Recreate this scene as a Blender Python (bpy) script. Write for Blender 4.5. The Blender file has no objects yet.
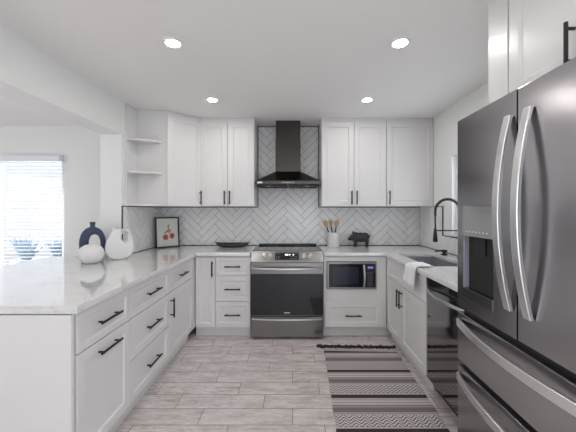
import bpy, bmesh, math, random
from mathutils import Vector, Matrix
random.seed(7)
C = bpy.context.scene.collection
PI = math.pi
# ------------------------------------------------------------------ camera, world, exposure
cam_d = bpy.data.cameras.new('camera'); cam = bpy.data.objects.new('camera', cam_d); C.objects.link(cam)
cam.location = (0, 0, 1.37); cam.rotation_euler = (PI/2, 0, 0)
cam_d.sensor_width = 36; cam_d.lens = 18.25; cam_d.shift_x = -4/576; cam_d.shift_y = -6/576
cam_d.clip_start = .02
bpy.context.scene.camera = cam
W = bpy.data.worlds.new('world'); bpy.context.scene.world = W; W.use_nodes = True
W.node_tree.nodes['Background'].inputs[0].default_value = (.86, .91, 1, 1)
W.node_tree.nodes['Background'].inputs[1].default_value = 1.75
vs = bpy.context.scene.view_settings
vs.view_transform = 'Standard'; vs.look = 'None'; vs.gamma = 1; vs.use_curve_mapping = False
vs.exposure = .84
LAMP = 92.0
sun_d = bpy.data.lights.new('sun', 'SUN'); sun_d.energy = 6; sun_d.angle = .02; sun_d.color = (1, .97, .92)
sun = bpy.data.objects.new('sun', sun_d); C.objects.link(sun); sun.rotation_euler = Vector((1, -.22, -.72)).to_track_quat('-Z', 'Y').to_euler()
def portal(name, loc, rot, sx, sy):
    l = bpy.data.lights.new(name, 'AREA'); l.shape = 'RECTANGLE'; l.size = sx; l.size_y = sy; l.cycles.is_portal = True
    o = bpy.data.objects.new(name, l); C.objects.link(o); o.location = loc; o.rotation_euler = rot
# daylight comes in through seen and added openings: portals only guide the sampling of the sky
RO = (-.3, 1.2, 2.1)     # unseen rear opening added for daylight: x0, x1, height
FW = (-1.2, 1.9, .5, 2.1)  # unseen far left window, added to light the dining side: y0, y1, z0, z1
portal('portal_rear', ((RO[0]+RO[1])/2, -3.25, RO[2]/2), (PI/2, 0, 0), RO[1]-RO[0], RO[2])
portal('portal_left', (-5.65, (FW[0]+FW[1])/2, (FW[2]+FW[3])/2), (PI/2, 0, -PI/2), FW[1]-FW[0], FW[3]-FW[2])
portal('portal_patio', (-3.765, 3.90, 1.03), (-PI/2, 0, 0), 1.67, 2.05)
RW = (-2.7, -.5, .35, 2.1)  # unseen right window added behind the camera to light the left cabinets
portal('portal_right', (1.80, (RW[0]+RW[1])/2, (RW[2]+RW[3])/2), (PI/2, 0, PI/2), RW[1]-RW[0], RW[3]-RW[2])
portal('portal_sink', (1.80, 2.495, 1.53), (PI/2, 0, PI/2), .99, .8)

# ------------------------------------------------------------------ materials
def mat(name, col, rough=.5, metal=0, emit=None, es=0, spec=.5, coat=0, trans=0, aniso=0):
    m = bpy.data.materials.new(name); m.use_nodes = True
    b = m.node_tree.nodes['Principled BSDF']
    b.inputs['Base Color'].default_value = (*col, 1); b.inputs['Roughness'].default_value = rough
    b.inputs['Metallic'].default_value = metal; b.inputs['Specular IOR Level'].default_value = spec
    b.inputs['Coat Weight'].default_value = coat; b.inputs['Transmission Weight'].default_value = trans
    if emit: b.inputs['Emission Color'].default_value = (*emit, 1); b.inputs['Emission Strength'].default_value = es
    return m
class NT:
    def __init__(s, m): s.m = m; s.t = m.node_tree; s.b = s.t.nodes['Principled BSDF']
    def n(s, typ, **kw):
        x = s.t.nodes.new(typ)
        for k, v in kw.items(): setattr(x, k, v)
        return x
    def set(s, sock, v):
        if isinstance(v, (int, float)): sock.default_value = v
        elif isinstance(v, tuple): sock.default_value = v
        else: s.t.links.new(v, sock)
    def math(s, op, a, b=None, c=None):
        x = s.n('ShaderNodeMath', operation=op)
        s.set(x.inputs[0], a)
        if b is not None: s.set(x.inputs[1], b)
        if c is not None: s.set(x.inputs[2], c)
        return x.outputs[0]
    def mix(s, f, a, b):
        x = s.n('ShaderNodeMix', data_type='RGBA')
        s.set(x.inputs['Factor'], f); s.set(x.inputs['A'], a); s.set(x.inputs['B'], b)
        return x.outputs['Result']
    def pos(s):
        g = s.n('ShaderNodeNewGeometry'); x = s.n('ShaderNodeSeparateXYZ'); s.t.links.new(g.outputs['Position'], x.inputs[0]); return x.outputs
    def comb(s, a, b, c):
        x = s.n('ShaderNodeCombineXYZ'); s.set(x.inputs[0], a); s.set(x.inputs[1], b); s.set(x.inputs[2], c); return x.outputs[0]
    def noise(s, vec, scale, detail=3, rough=.5):
        x = s.n('ShaderNodeTexNoise'); s.set(x.inputs['Vector'], vec); x.inputs['Scale'].default_value = scale
        x.inputs['Detail'].default_value = detail; x.inputs['Roughness'].default_value = rough; return x.outputs['Fac']
    def ramp(s, f, stops, interp='LINEAR'):
        x = s.n('ShaderNodeValToRGB'); s.set(x.inputs[0], f); r = x.color_ramp; r.interpolation = interp
        r.elements.remove(r.elements[1]); r.elements[0].position = stops[0][0]; r.elements[0].color = (*stops[0][1], 1)
        for p, c in stops[1:]: e = r.elements.new(p); e.color = (*c, 1)
        return x.outputs[0]
    def bump(s, h, st=.2, d=.002):
        x = s.n('ShaderNodeBump'); s.set(x.inputs['Height'], h); x.inputs['Strength'].default_value = st; x.inputs['Distance'].default_value = d
        s.t.links.new(x.outputs[0], s.b.inputs['Normal'])
    def col(s, c): s.t.links.new(c, s.b.inputs['Base Color'])

M = {}
M['wall'] = mat('wall_paint', (.84, .845, .83), .65)
q = NT(M['wall']); q.bump(q.noise(q.comb(*q.pos()[:3]), 90, 2), .06, .001)
M['ceiling'] = mat('ceiling_paint', (.90, .89, .87), .8)
q = NT(M['ceiling']); q.bump(q.noise(q.comb(*q.pos()[:3]), 60, 3), .1, .001)
M['cab'] = mat('cabinet_paint', (.775, .765, .76), .34)
M['cab_in'] = mat('cabinet_carcass', (.62, .61, .60), .5)
M['toe'] = mat('toe_kick_paint', (.70, .70, .69), .5)
M['black'] = mat('matte_black_metal', (.018, .017, .018), .38, .3)
M['trimblack'] = mat('black_edge_trim', (.05, .05, .05), .4)
M['steel_l'] = mat('light_brushed_steel', (.34, .33, .325), .33, 1)
M['steel'] = mat('brushed_steel', (.25, .243, .24), .27, 1)
M['handle'] = mat('satin_handle_steel', (.80, .80, .80), .3, 1)
M['bsteel'] = mat('black_stainless', (.44, .425, .44), .26, 1)
M['dwsteel'] = mat('dishwasher_black_steel', (.26, .255, .26), .07, 1)
for k, sc in (('steel', (6, 6, 220)), ('bsteel', (160, 160, 3))):
    q = NT(M[k]); p = q.pos(); v = q.comb(q.math('MULTIPLY', p[0], sc[0]), q.math('MULTIPLY', p[1], sc[1]), q.math('MULTIPLY', p[2], sc[2]))
    f = q.noise(v, 1, 2); q.set(q.b.inputs['Roughness'], q.math('MULTIPLY_ADD', f, .04, .2 if k == 'bsteel' else .24))
M['hood'] = mat('dark_bronze_steel', (.085, .076, .072), .26, 1)
M['glass_blk'] = mat('black_glass', (.012, .013, .018), .05, 0, spec=.6)
M['gasket'] = mat('dark_gasket', (.015, .015, .015), .6)
M['recess'] = mat('dispenser_recess_plastic', (.40, .43, .52), .35)
M['panel'] = mat('dispenser_gloss_panel', (.50, .51, .49), .12, .85)
M['white_cer'] = mat('white_ceramic', (.80, .80, .79), .45)
q = NT(M['white_cer']); q.bump(q.noise(q.comb(*q.pos()[:3]), 120, 3), .15, .001)
M['navy'] = mat('navy_ceramic', (.032, .052, .105), .5)
M['pig'] = mat('cast_iron', (.045, .048, .058), .42, .5)
q = NT(M['pig']); q.bump(q.noise(q.comb(*q.pos()[:3]), 140, 4), .5, .003)
M['tray'] = mat('black_stoneware', (.03, .033, .036), .45)
M['wood'] = mat('beech_wood', (.50, .34, .20), .5)
M['art'] = mat('print_paper', (.63, .64, .58), .35)
M['peach'] = mat('printed_peach', (.42, .13, .09), .5)
M['peach2'] = mat('printed_peach_pale', (.62, .34, .26), .5)
M['stem'] = mat('printed_stem', (.13, .06, .05), .5)
M['slat'] = mat('blind_slat', (.86, .87, .9), .5)
M['lamp'] = mat('downlight_lens', (1, 1, 1), .4, emit=(1, .97, .92), es=LAMP)
M['lamptrim'] = mat('downlight_trim', (.85, .85, .84), .4)
M['disp'] = mat('purple_display', (.02, .02, .03), .2, emit=(.32, .28, .95), es=.35)
M['digits'] = mat('white_display_digits', (.6, .6, .6), .3, emit=(.9, .95, 1), es=.9)
M['print'] = mat('grey_printed_marks', (.45, .45, .46), .4)
M['towel'] = mat('white_towel', (.83, .83, .84), .9)
q = NT(M['towel']); q.bump(q.noise(q.comb(*q.pos()[:3]), 400, 2), .5, .002)
M['sink'] = mat('sink_steel', (.52, .52, .55), .35, .75)
M['grout'] = mat('grey_grout', (.27, .265, .27), .8)
M['tile'] = mat('white_glazed_tile', (.76, .765, .775), .16)
q = NT(M['tile']); f = q.noise(q.comb(*q.pos()[:3]), 5, 3); q.col(q.ramp(f, [(.3, (.80, .80, .80)), (.7, (.88, .88, .875))])); q.bump(q.noise(q.comb(*q.pos()[:3]), 25, 1), .12, .003)
M['agave'] = mat('blue_green_agave', (.11, .20, .29), .5)
M['hedge'] = mat('pale_hedge', (.30, .42, .26), .8)
M['patio'] = mat('patio_concrete', (.42, .41, .40), .8)
M['stucco'] = mat('backdrop_stucco', (.40, .41, .42), .9)
M['terra'] = mat('pale_planter', (.6, .6, .58), .7)
M['frame_w'] = mat('white_vinyl', (.85, .86, .88), .4)
g = mat('clear_glass', (1, 1, 1), 0); M['glass'] = g
g.node_tree.nodes.remove(g.node_tree.nodes['Principled BSDF'])
_t = g.node_tree.nodes.new('ShaderNodeBsdfTransparent'); _g = g.node_tree.nodes.new('ShaderNodeBsdfGlossy'); _g.inputs['Roughness'].default_value = 0
_x = g.node_tree.nodes.new('ShaderNodeMixShader'); _x.inputs[0].default_value = .06
L = g.node_tree.links; L.new(_t.outputs[0], _x.inputs[1]); L.new(_g.outputs[0], _x.inputs[2])
L.new(_x.outputs[0], g.node_tree.nodes['Material Output'].inputs[0])
# quartz
M['quartz'] = mat('quartz_worktop', (.72, .72, .71), .045, coat=.6)
M['quartz'].node_tree.nodes['Principled BSDF'].inputs['Coat Roughness'].default_value = .03
q = NT(M['quartz']); p = q.comb(*q.pos()[:3])
n1 = q.noise(p, 2.2, 6, .65); vein = q.math('ABSOLUTE', q.math('SUBTRACT', n1, .5))
vc = q.ramp(vein, [(0, (.66, .65, .64)), (.008, (.73, .725, .715)), (.03, (.76, .76, .75))])
n2 = q.noise(p, 9, 5, .7); q.col(q.mix(q.math('MULTIPLY', n2, .12), vc, (.60, .595, .585, 1)))
# floor planks, 6 by 24 inch, third offset
M['floor'] = mat('wood_look_floor_tile', (.4, .37, .36), .4)
q = NT(M['floor']); P = q.pos()
rowf = q.math('DIVIDE', q.math('SUBTRACT', 2.937+.1538*60, P[1]), .1538); row = q.math('FLOOR', rowf)
uf = q.math('DIVIDE', q.math('SUBTRACT', q.math('SUBTRACT', P[0], .004-60*.2033), q.math('MULTIPLY', row, .2033)), .61)
col_ = q.math('FLOOR', uf)
fu = q.math('SUBTRACT', uf, col_); fv = q.math('SUBTRACT', rowf, row)
eu = q.math('MULTIPLY', q.math('MINIMUM', fu, q.math('SUBTRACT', 1, fu)), .61)
ev = q.math('MULTIPLY', q.math('MINIMUM', fv, q.math('SUBTRACT', 1, fv)), .1538)
grout = q.math('LESS_THAN', q.math('MINIMUM', eu, ev), .0022)
wn = q.n('ShaderNodeTexWhiteNoise', noise_dimensions='2D'); q.set(wn.inputs[0], q.comb(col_, row, 0)); rnd = wn.outputs['Value']
gv = q.comb(q.math('MULTIPLY_ADD', rnd, 37, q.math('MULTIPLY', P[0], 3.0)), q.math('MULTIPLY', P[1], 13), q.math('MULTIPLY', rnd, 11))
g1 = q.noise(gv, 1.7, 8, .75); g2 = q.noise(gv, 7, 4, .6)
gg = q.math('ADD', q.math('MULTIPLY', g1, .75), q.math('MULTIPLY', g2, .25))
pc = q.ramp(gg, [(.34, (.32, .265, .255)), (.47, (.58, .52, .505)), (.60, (.80, .745, .73))])
pc = q.mix(q.math('MULTIPLY', rnd, .35), pc, (.62, .58, .57, 1))
q.col(q.mix(grout, pc, (.20, .17, .165, 1)))
q.bump(q.math('SUBTRACT', q.math('MULTIPLY', g2, .25), grout), .25, .003)
# rug
M['rug'] = mat('striped_flatweave', (.4, .36, .36), .95)
q = NT(M['rug']); P = q.pos()
ph = q.math('FRACT', q.math('DIVIDE', q.math('SUBTRACT', 2.823+.335*10, P[1]), .335))
st = q.ramp(ph, [(0, (.012, .008, .01)), (.12, (.66, .61, .60)), (.14, (.28, .24, .24)), (.155, (.68, .63, .62)), (.17, (.24, .20, .205)), (.19, (.66, .61, .60)),
                 (.25, (.32, .28, .28)), (.28, (.68, .63, .62)), (.33, (.16, .125, .13)), (.35, (.36, .31, .31)), (.42, (.20, .165, .17)), (.56, (.52, .47, .46)), (.60, (.15, .12, .125)), (.62, (.72, .67, .66)), (.95, (.58, .53, .52))], 'CONSTANT')
zx = q.math('PINGPONG', P[0], .034)
zig = q.math('GREATER_THAN', q.math('FRACT', q.math('DIVIDE', q.math('ADD', P[1], zx), .026)), .52)
inz = q.math('MULTIPLY', q.math('GREATER_THAN', ph, .64), q.math('LESS_THAN', ph, .96))
st = q.mix(q.math('MULTIPLY', q.math('MULTIPLY', inz, zig), .85), st, (.07, .05, .055, 1))
wv = q.noise(q.comb(q.math('MULTIPLY', P[0], 260), q.math('MULTIPLY', P[1], 90), 0), 1, 1)
q.col(q.mix(q.math('MULTIPLY', wv, .28), st, (.22, .19, .19, 1)))
q.bump(wv, .5, .003)
M['fringe'] = mat('dark_fringe_yarn', (.03, .022, .026), .95)
M['tassel'] = mat('cream_tassel_yarn', (.55, .5, .48), .95)

# ------------------------------------------------------------------ mesh helpers
class MB:
    def __init__(s): s.bm = bmesh.new()
    def poly(s, pts):
        vs_ = [s.bm.verts.new(p) for p in pts]
        return s.bm.faces.new(vs_)
    def box(s, x0, x1, y0, y1, z0, z1, mtx=None):
        v = [Vector((x, y, z)) for x in (x0, x1) for y in (y0, y1) for z in (z0, z1)]
        if mtx: v = [mtx @ a for a in v]
        V = [s.bm.verts.new(a) for a in v]
        for f in ((0, 1, 3, 2), (4, 6, 7, 5), (0, 4, 5, 1), (2, 3, 7, 6), (0, 2, 6, 4), (1, 5, 7, 3)):
            s.bm.faces.new([V[i] for i in f])
        return s
    def prism(s, pts, ax, a0, a1):
        """polygon pts (2-D) extruded along axis ax"""
        def mk(p, a):
            return {'x': (a, p[0], p[1]), 'y': (p[0], a, p[1]), 'z': (p[0], p[1], a)}[ax]
        A = [s.bm.verts.new(mk(p, a0)) for p in pts]; B = [s.bm.verts.new(mk(p, a1)) for p in pts]
        n = len(pts)
        s.bm.faces.new(A); s.bm.faces.new(B[::-1])
        for i in range(n): s.bm.faces.new([A[i], B[i], B[(i+1) % n], A[(i+1) % n]])
        return s
    def tube(s, pts, r, seg=10, cap=True, sx=1, sy=1, up=None):
        pts = [Vector(p) for p in pts]; n = len(pts)
        rs = r if isinstance(r, (list, tuple)) else [r]*n
        rings = []; prev = None
        for i, p in enumerate(pts):
            t = (pts[min(i+1, n-1)] - pts[max(i-1, 0)]).normalized()
            if up is not None: a = Vector(up)
            elif prev is None: a = Vector((0, 0, 1)) if abs(t.z) < .9 else Vector((1, 0, 0))
            else: a = prev
            a = (a - t*a.dot(t)).normalized(); prev = a; b = t.cross(a)
            rings.append([s.bm.verts.new(p + (a*math.cos(k*2*PI/seg)*sx + b*math.sin(k*2*PI/seg)*sy)*rs[i]) for k in range(seg)])
        for i in range(n-1):
            for k in range(seg):
                s.bm.faces.new([rings[i][k], rings[i][(k+1) % seg], rings[i+1][(k+1) % seg], rings[i+1][k]])
        if cap: s.bm.faces.new(rings[0][::-1]); s.bm.faces.new(rings[-1])
        return s
    def ribbon(s, pts, w, t, up):
        """rectangular section swept along pts: w across 'up', t along it"""
        pts = [Vector(p) for p in pts]; n = len(pts); rings = []
        for i, p in enumerate(pts):
            d = (pts[min(i+1, n-1)] - pts[max(i-1, 0)]).normalized()
            a = Vector(up); b = d.cross(a).normalized()
            rings.append([s.bm.verts.new(p + a*(w/2)*i1 + b*(t/2)*i2) for i1, i2 in ((-1, -1), (1, -1), (1, 1), (-1, 1))])
        for i in range(n-1):
            for k in range(4): s.bm.faces.new([rings[i][k], rings[i][(k+1) % 4], rings[i+1][(k+1) % 4], rings[i+1][k]])
        s.bm.faces.new(rings[0][::-1]); s.bm.faces.new(rings[-1]); return s
    def lathe(s, prof, seg=32, c=(0, 0, 0)):
        rings = []
        for r, z in prof:
            if r < 1e-5: rings.append([s.bm.verts.new((c[0], c[1], c[2]+z))])
            else: rings.append([s.bm.verts.new((c[0]+r*math.cos(k*2*PI/seg), c[1]+r*math.sin(k*2*PI/seg), c[2]+z)) for k in range(seg)])
        for a, b in zip(rings, rings[1:]):
            for k in range(seg):
                k2 = (k+1) % seg
                if len(a) == 1 and len(b) == 1: continue
                if len(a) == 1: s.bm.faces.new([a[0], b[k2], b[k]])
                elif len(b) == 1: s.bm.faces.new([a[k], a[k2], b[0]])
                else: s.bm.faces.new([a[k], a[k2], b[k2], b[k]])
        return s
    def ell(s, c, r, rot=None, seg=20):
        mtx = Matrix.Translation(c) @ (rot.to_4x4() if rot else Matrix.Identity(4)) @ Matrix.Diagonal((*r, 1))
        bmesh.ops.create_uvsphere(s.bm, u_segments=seg, v_segments=seg//2+2, radius=1, matrix=mtx); return s
    def shaker(s, x0, x1, z0, z1, y=0, t=.02, st=.055, rc=.009):
        """frame-and-panel front facing -y"""
        b = .006
        O = [(x0, z0), (x1, z0), (x1, z1), (x0, z1)]
        I = [(x0+st, z0+st), (x1-st, z0+st), (x1-st, z1-st), (x0+st, z1-st)]
        J = [(x0+st+b, z0+st+b), (x1-st-b, z0+st+b), (x1-st-b, z1-st-b), (x0+st+b, z1-st-b)]
        vo = [s.bm.verts.new((a, y, c)) for a, c in O]; vb = [s.bm.verts.new((a, y+t, c)) for a, c in O]
        vi = [s.bm.verts.new((a, y, c)) for a, c in I]; vj = [s.bm.verts.new((a, y+rc, c)) for a, c in J]
        for k in range(4):
            l = (k+1) % 4
            s.bm.faces.new([vo[k], vo[l], vi[l], vi[k]]); s.bm.faces.new([vi[k], vi[l], vj[l], vj[k]])
            s.bm.faces.new([vb[k], vb[l], vo[l], vo[k]])
        s.bm.faces.new(vj); s.bm.faces.new(vb[::-1]); return s
    def build(s, name, m, parent=None, smooth=False, bevel=0, seg=2, tf=None):
        bmesh.ops.recalc_face_normals(s.bm, faces=s.bm.faces)
        if tf: bmesh.ops.transform(s.bm, matrix=tf, verts=s.bm.verts)
        me = bpy.data.meshes.new(name); s.bm.to_mesh(me); s.bm.free()
        me.materials.append(M[m] if isinstance(m, str) else m)
        o = bpy.data.objects.new(name, me); C.objects.link(o)
        if parent: o.parent = parent
        if smooth:
            for p in me.polygons: p.use_smooth = True
        if bevel:
            b = o.modifiers.new('bevel', 'BEVEL'); b.width = bevel; b.segments = seg; b.limit_method = 'ANGLE'; b.angle_limit = math.radians(50)
        return o
def tag(o, label=None, cat=None, group=None, kind=None):
    if label: o['label'] = label
    if cat: o['category'] = cat
    if group: o['group'] = group
    if kind: o['kind'] = kind
    return o
def thing(name, label, cat, loc=(0, 0, 0), rz=0, group=None):
    o = bpy.data.objects.new(name, None); C.objects.link(o); o.location = loc; o.rotation_euler = (0, 0, rz)
    o.empty_display_size = .05
    return tag(o, label, cat, group)
def struct(o): o['kind'] = 'structure'; return o
def flat(loops, t, bevel=0, res=4):
    """2-D closed loops (first outer, rest holes) -> bmesh prism centred on z=0, half thickness t"""
    cu = bpy.data.curves.new('tmp', 'CURVE'); cu.dimensions = '2D'; cu.fill_mode = 'BOTH'; cu.extrude = t-bevel; cu.bevel_depth = bevel; cu.bevel_resolution = res
    cu.offset = -bevel
    for lp in loops:
        sp = cu.splines.new('POLY'); sp.points.add(len(lp)-1); sp.use_cyclic_u = True
        for i, (x, y) in enumerate(lp): sp.points[i].co = (x, y, 0, 1)
    o = bpy.data.objects.new('tmp', cu); C.objects.link(o)
    dg = bpy.context.evaluated_depsgraph_get(); me = bpy.data.meshes.new_from_object(o.evaluated_get(dg))
    bpy.data.objects.remove(o); b = MB(); b.bm.from_mesh(me); bpy.data.meshes.remove(me)
    bmesh.ops.remove_doubles(b.bm, verts=b.bm.verts, dist=1e-5)
    return b
def smooth_loop(pts, n=8):
    """closed Catmull-Rom"""
    out = []; N = len(pts)
    for i in range(N):
        p0, p1, p2, p3 = pts[i-1], pts[i], pts[(i+1) % N], pts[(i+2) % N]
        for k in range(n):
            t = k/n
            out.append(tuple(.5*((2*p1[j]) + (-p0[j]+p2[j])*t + (2*p0[j]-5*p1[j]+4*p2[j]-p3[j])*t*t + (-p0[j]+3*p1[j]-3*p2[j]+p3[j])*t**3) for j in (0, 1)))
    return out

# ------------------------------------------------------------------ dimensions
CEIL = 2.444; BY = 3.75; LX = -1.68; RX = 1.65; JY = 2.877; LX2 = -1.887; HZ = 2.115
LF = -1.048; RF = 1.016; BF = 3.14; CT = .914; UB = 1.412; UT = 2.402; UF = 3.40
BACKY = -3.2; FARX = -5.6
# ------------------------------------------------------------------ room
struct(MB().box(FARX, RX+.1, BACKY, BY+.1, -.1, 0).build('floor', 'floor'))
struct(MB().box(FARX, RX+.1, BACKY, BY+.1, CEIL, CEIL+.1).build('ceiling', 'ceiling'))
# back wall with the patio door opening
DX0, DX1, DZ = -4.60, -2.93, 2.055
b = MB(); b.box(DX1, RX+.1, BY, BY+.12, 0, CEIL); b.box(FARX, DX0, BY, BY+.12, 0, CEIL); b.box(DX0, DX1, BY, BY+.12, DZ, CEIL)
struct(b.build('wall_back', 'wall'))
b = MB(); b.box(FARX-.1, FARX, FW[1], BY+.12, 0, CEIL); b.box(FARX-.1, FARX, BACKY, FW[0], 0, CEIL); b.box(FARX-.1, FARX, FW[0], FW[1], 0, FW[2]); b.box(FARX-.1, FARX, FW[0], FW[1], FW[3], CEIL)
struct(b.build('wall_far_left', 'wall'))
b = MB(); b.box(FARX-.1, RO[0], BACKY-.1, BACKY, 0, CEIL); b.box(RO[1], RX+.12, BACKY-.1, BACKY, 0, CEIL); b.box(RO[0], RO[1], BACKY-.1, BACKY, RO[2], CEIL)
struct(b.build('wall_rear', 'wall'))
b = MB(); b.box(LX2, LX, JY, BY, 0, CEIL); b.box(LX2, LX, BACKY, JY, HZ, CEIL)
struct(b.build('wall_left', 'wall'))
WY0, WY1, WZ0, WZ1 = 2.0, 2.99, 1.125, 1.93
b = MB(); b.box(RX, RX+.12, WY1, BY, 0, CEIL); b.box(RX, RX+.12, RW[1], WY0, 0, CEIL); b.box(RX, RX+.12, BACKY, RW[0], 0, CEIL); b.box(RX, RX+.12, RW[0], RW[1], 0, RW[2]); b.box(RX, RX+.12, RW[0], RW[1], RW[3], CEIL)
b.box(RX, RX+.12, WY0, WY1, 0, WZ0); b.box(RX, RX+.12, WY0, WY1, WZ1, CEIL)
struct(b.build('wall_right', 'wall'))
# kitchen window over the sink
b = MB()
for y0, y1, z0, z1 in ((WY0, WY1, WZ0, WZ0+.04), (WY0, WY1, WZ1-.04, WZ1), (WY0, WY0+.04, WZ0+.04, WZ1-.04), (WY1-.04, WY1, WZ0+.04, WZ1-.04), (2.475, 2.515, WZ0+.04, WZ1-.04)):
    b.box(RX+.03, RX+.08, y0, y1, z0, z1)
w = struct(b.build('window_1', 'frame_w', bevel=.002))
MB().box(RX+.052, RX+.058, WY0+.04, WY1-.04, WZ0+.04, WZ1-.04).build('window_pane', 'glass', w)
b = MB(); c_ = .05
for y0, y1, z0, z1 in ((WY0-c_, WY1+c_, WZ1, WZ1+c_), (WY1, WY1+c_, WZ0, WZ1), (WY0-c_, WY0, WZ0, WZ1)):
    b.box(RX-.012, RX, y0, y1, z0, z1)
b.box(RX-.02, RX+.03, WY0-c_, WY1+c_, WZ0-.02, WZ0)
b.build('window_casing', 'frame_w', w, bevel=.002)
# patio door
b = MB()
for x0, x1, z0, z1 in ((DX0, DX1, 0, .05), (DX0, DX1, DZ-.05, DZ), (DX0, DX0+.05, .05, DZ-.05), (DX1-.05, DX1, .05, DZ-.05), (-3.86, -3.79, .05, DZ-.05)):
    b.box(x0, x1, BY+.03, BY+.09, z0, z1)
d = struct(b.build('door_1', 'frame_w', bevel=.002))
MB().box(DX0+.05, -3.86, BY+.055, BY+.061, .05, DZ-.05).build('door_pane', 'glass', d)
MB().box(-3.79, DX1-.05, BY+.055, BY+.061, .05, DZ-.05).build('door_pane', 'glass', d)
struct(MB().box(LX2-.002, LX2-.014, 2.9, BY-.001, 0, .09).build('baseboard_left', 'frame_w'))
b = MB(); b.box(DX1+.01, LX2-.02, BY-.013, BY-.001, 0, .09); struct(b.build('baseboard_back', 'frame_w'))

# ------------------------------------------------------------------ herringbone splashback
def clip(poly, x0, x1, z0, z1):
    def cut(P, ins, inter):
        out = []
        for i in range(len(P)):
            a, c = P[i-1], P[i]
            if ins(c):
                if not ins(a): out.append(inter(a, c))
                out.append(c)
            elif ins(a): out.append(inter(a, c))
        return out
    def ix(v): return lambda a, c: (v, a[1]+(c[1]-a[1])*(v-a[0])/(c[0]-a[0]))
    def iz(v): return lambda a, c: (a[0]+(c[0]-a[0])*(v-a[1])/(c[1]-a[1]), v)
    for ins, it in ((lambda p: p[0] >= x0, ix(x0)), (lambda p: p[0] <= x1, ix(x1)), (lambda p: p[1] >= z0, iz(z0)), (lambda p: p[1] <= z1, iz(z1))):
        poly = cut(poly, ins, it)
        if len(poly) < 3: return None
    return poly
TW = .0778; TN = 4; GR = .0021
def herring(rects, upeak):
    s = math.sqrt(.5); off = upeak - TN*TW*s; T = []
    for i in range(-60, 60):
        for j in range(-12, 12):
            ox, oy = i*TW + j*TN*TW, i*TW - j*TN*TW
            for (a, c, e, f) in ((0, TN, 0, 1), (0, 1, 1, TN+1)):
                q_ = [(ox+a*TW+GR, oy+e*TW+GR), (ox+c*TW-GR, oy+e*TW+GR), (ox+c*TW-GR, oy+f*TW-GR), (ox+a*TW+GR, oy+f*TW-GR)]
                q_ = [((x-y)*s+off, (x+y)*s+1.026) for x, y in q_]
                for r in rects:
                    k = clip(q_, *r)
                    if k: T.append(k)
    return T
def splash(name, rects, upeak, tf, trims):
    """tf maps (u, depth, z) to world; depth 0 at wall, grows into the room"""
    g_ = MB()
    for x0, x1, z0, z1 in rects: g_.box(x0, x1, 0.0, .005, z0, z1)
    root = struct(g_.build(name, 'grout', tf=tf))
    t_ = MB()
    for k in herring(rects, upeak):
        A = [t_.bm.verts.new((x, .0085, z)) for x, z in k]; B = [t_.bm.verts.new((x, .004, z)) for x, z in k]
        try:
            t_.bm.faces.new(A)
            for i in range(len(k)): t_.bm.faces.new([A[i-1], A[i], B[i], B[i-1]])
        except ValueError: pass
    t_.build('tiles', 'tile', root, tf=tf)
    e = MB()
    for x0, x1, z0, z1 in trims: e.box(x0, x1, .0, .011, z0, z1)
    e.build('edge_trim', 'trimblack', root, tf=tf)
HX0, HX1 = -.44, .345
tfb = Matrix(((1, 0, 0, 0), (0, -1, 0, BY), (0, 0, 1, 0), (0, 0, 0, 1)))
splash('wall_backsplash_back', [(LX+.012, RX-.012, CT+.001, UB), (HX0+.001, HX1-.001, UB, CEIL-.002)], -.052, tfb,
       [(LX+.012, RX-.012, CT+.001, CT+.008), (HX0+.001, HX0+.009, UB, CEIL-.002), (HX1-.009, HX1-.001, UB, CEIL-.002), (HX0+.009, HX1-.009, CEIL-.012, CEIL-.002),
        (LX+.012, HX0, UB-.010, UB-.001), (HX1, RX-.012, UB-.010, UB-.001)])
tfl = Matrix(((0, 1, 0, LX), (1, 0, 0, 0), (0, 0, 1, 0), (0, 0, 0, 1)))
splash('wall_backsplash_left', [(JY+.003, BY-.001, CT+.001, UB)], 3.43, tfl,
       [(JY-.001, JY+.008, CT+.001, UB), (JY+.008, BY-.001, UB-.010, UB-.001), (JY+.008, BY-.001, CT+.001, CT+.007)])
tfr = Matrix(((0, -1, 0, RX), (1, 0, 0, 0), (0, 0, 1, 0), (0, 0, 0, 1)))
splash('wall_backsplash_right', [(3.19, BY-.001, CT+.001, UB), (1.62, 3.19, CT+.001, WZ0-.03)], 3.5, tfr,
       [(3.18, 3.19, WZ0-.03, UB), (3.19, BY-.36, UB-.008, UB+.001), (1.62, 3.18, WZ0-.038, WZ0-.029), (1.62, BY-.001, CT+.001, CT+.007)])

# ------------------------------------------------------------------ cabinets
def handle(parent, p0, p1, out, name='handle', r=.007, stand=.032):
    """bar pull between p0 and p1 (points on the face), 'out' = direction away from face"""
    p0, p1, out = Vector(p0), Vector(p1), Vector(out)
    a = p0+out*stand; c = p1+out*stand; d = (p1-p0).normalized()
    b = MB(); b.tube([a, c], r, 10)
    for q_ in (p0+d*.022, p1-d*.022): b.tube([q_, q_+out*stand], r*.85, 8)
    return b.build(name, 'black', parent, smooth=False)
F = (0, -1, 0)
G = .003  # half gap
def door(root, x0, x1, z0, z1, h=None, name='door', st=.055, hl=.165, hz=None):
    o = MB().shaker(x0+G, x1-G, z0+G, z1-G, st=st).build(name, 'cab', root, bevel=.0012, seg=1)
    if h:
        if h in 'LR':
            x = x0+.03 if h == 'L' else x1-.03
            handle(o, (x, 0, hz-hl/2), (x, 0, hz+hl/2), F)
        else:
            c = (x0+x1)/2; z = hz if hz else (z0+z1)/2; handle(o, (c-hl/2, 0, z), (c+hl/2, 0, z), F)
    return o
def drawer(root, x0, x1, z0, z1, hl=.19):
    st = .038 if z1-z0 < .24 else .05
    return door(root, x0, x1, z0, z1, 'H', 'drawer', st, hl)
ZT = .867; Z1 = .66; Z2 = .385; Z0 = .105
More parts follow.
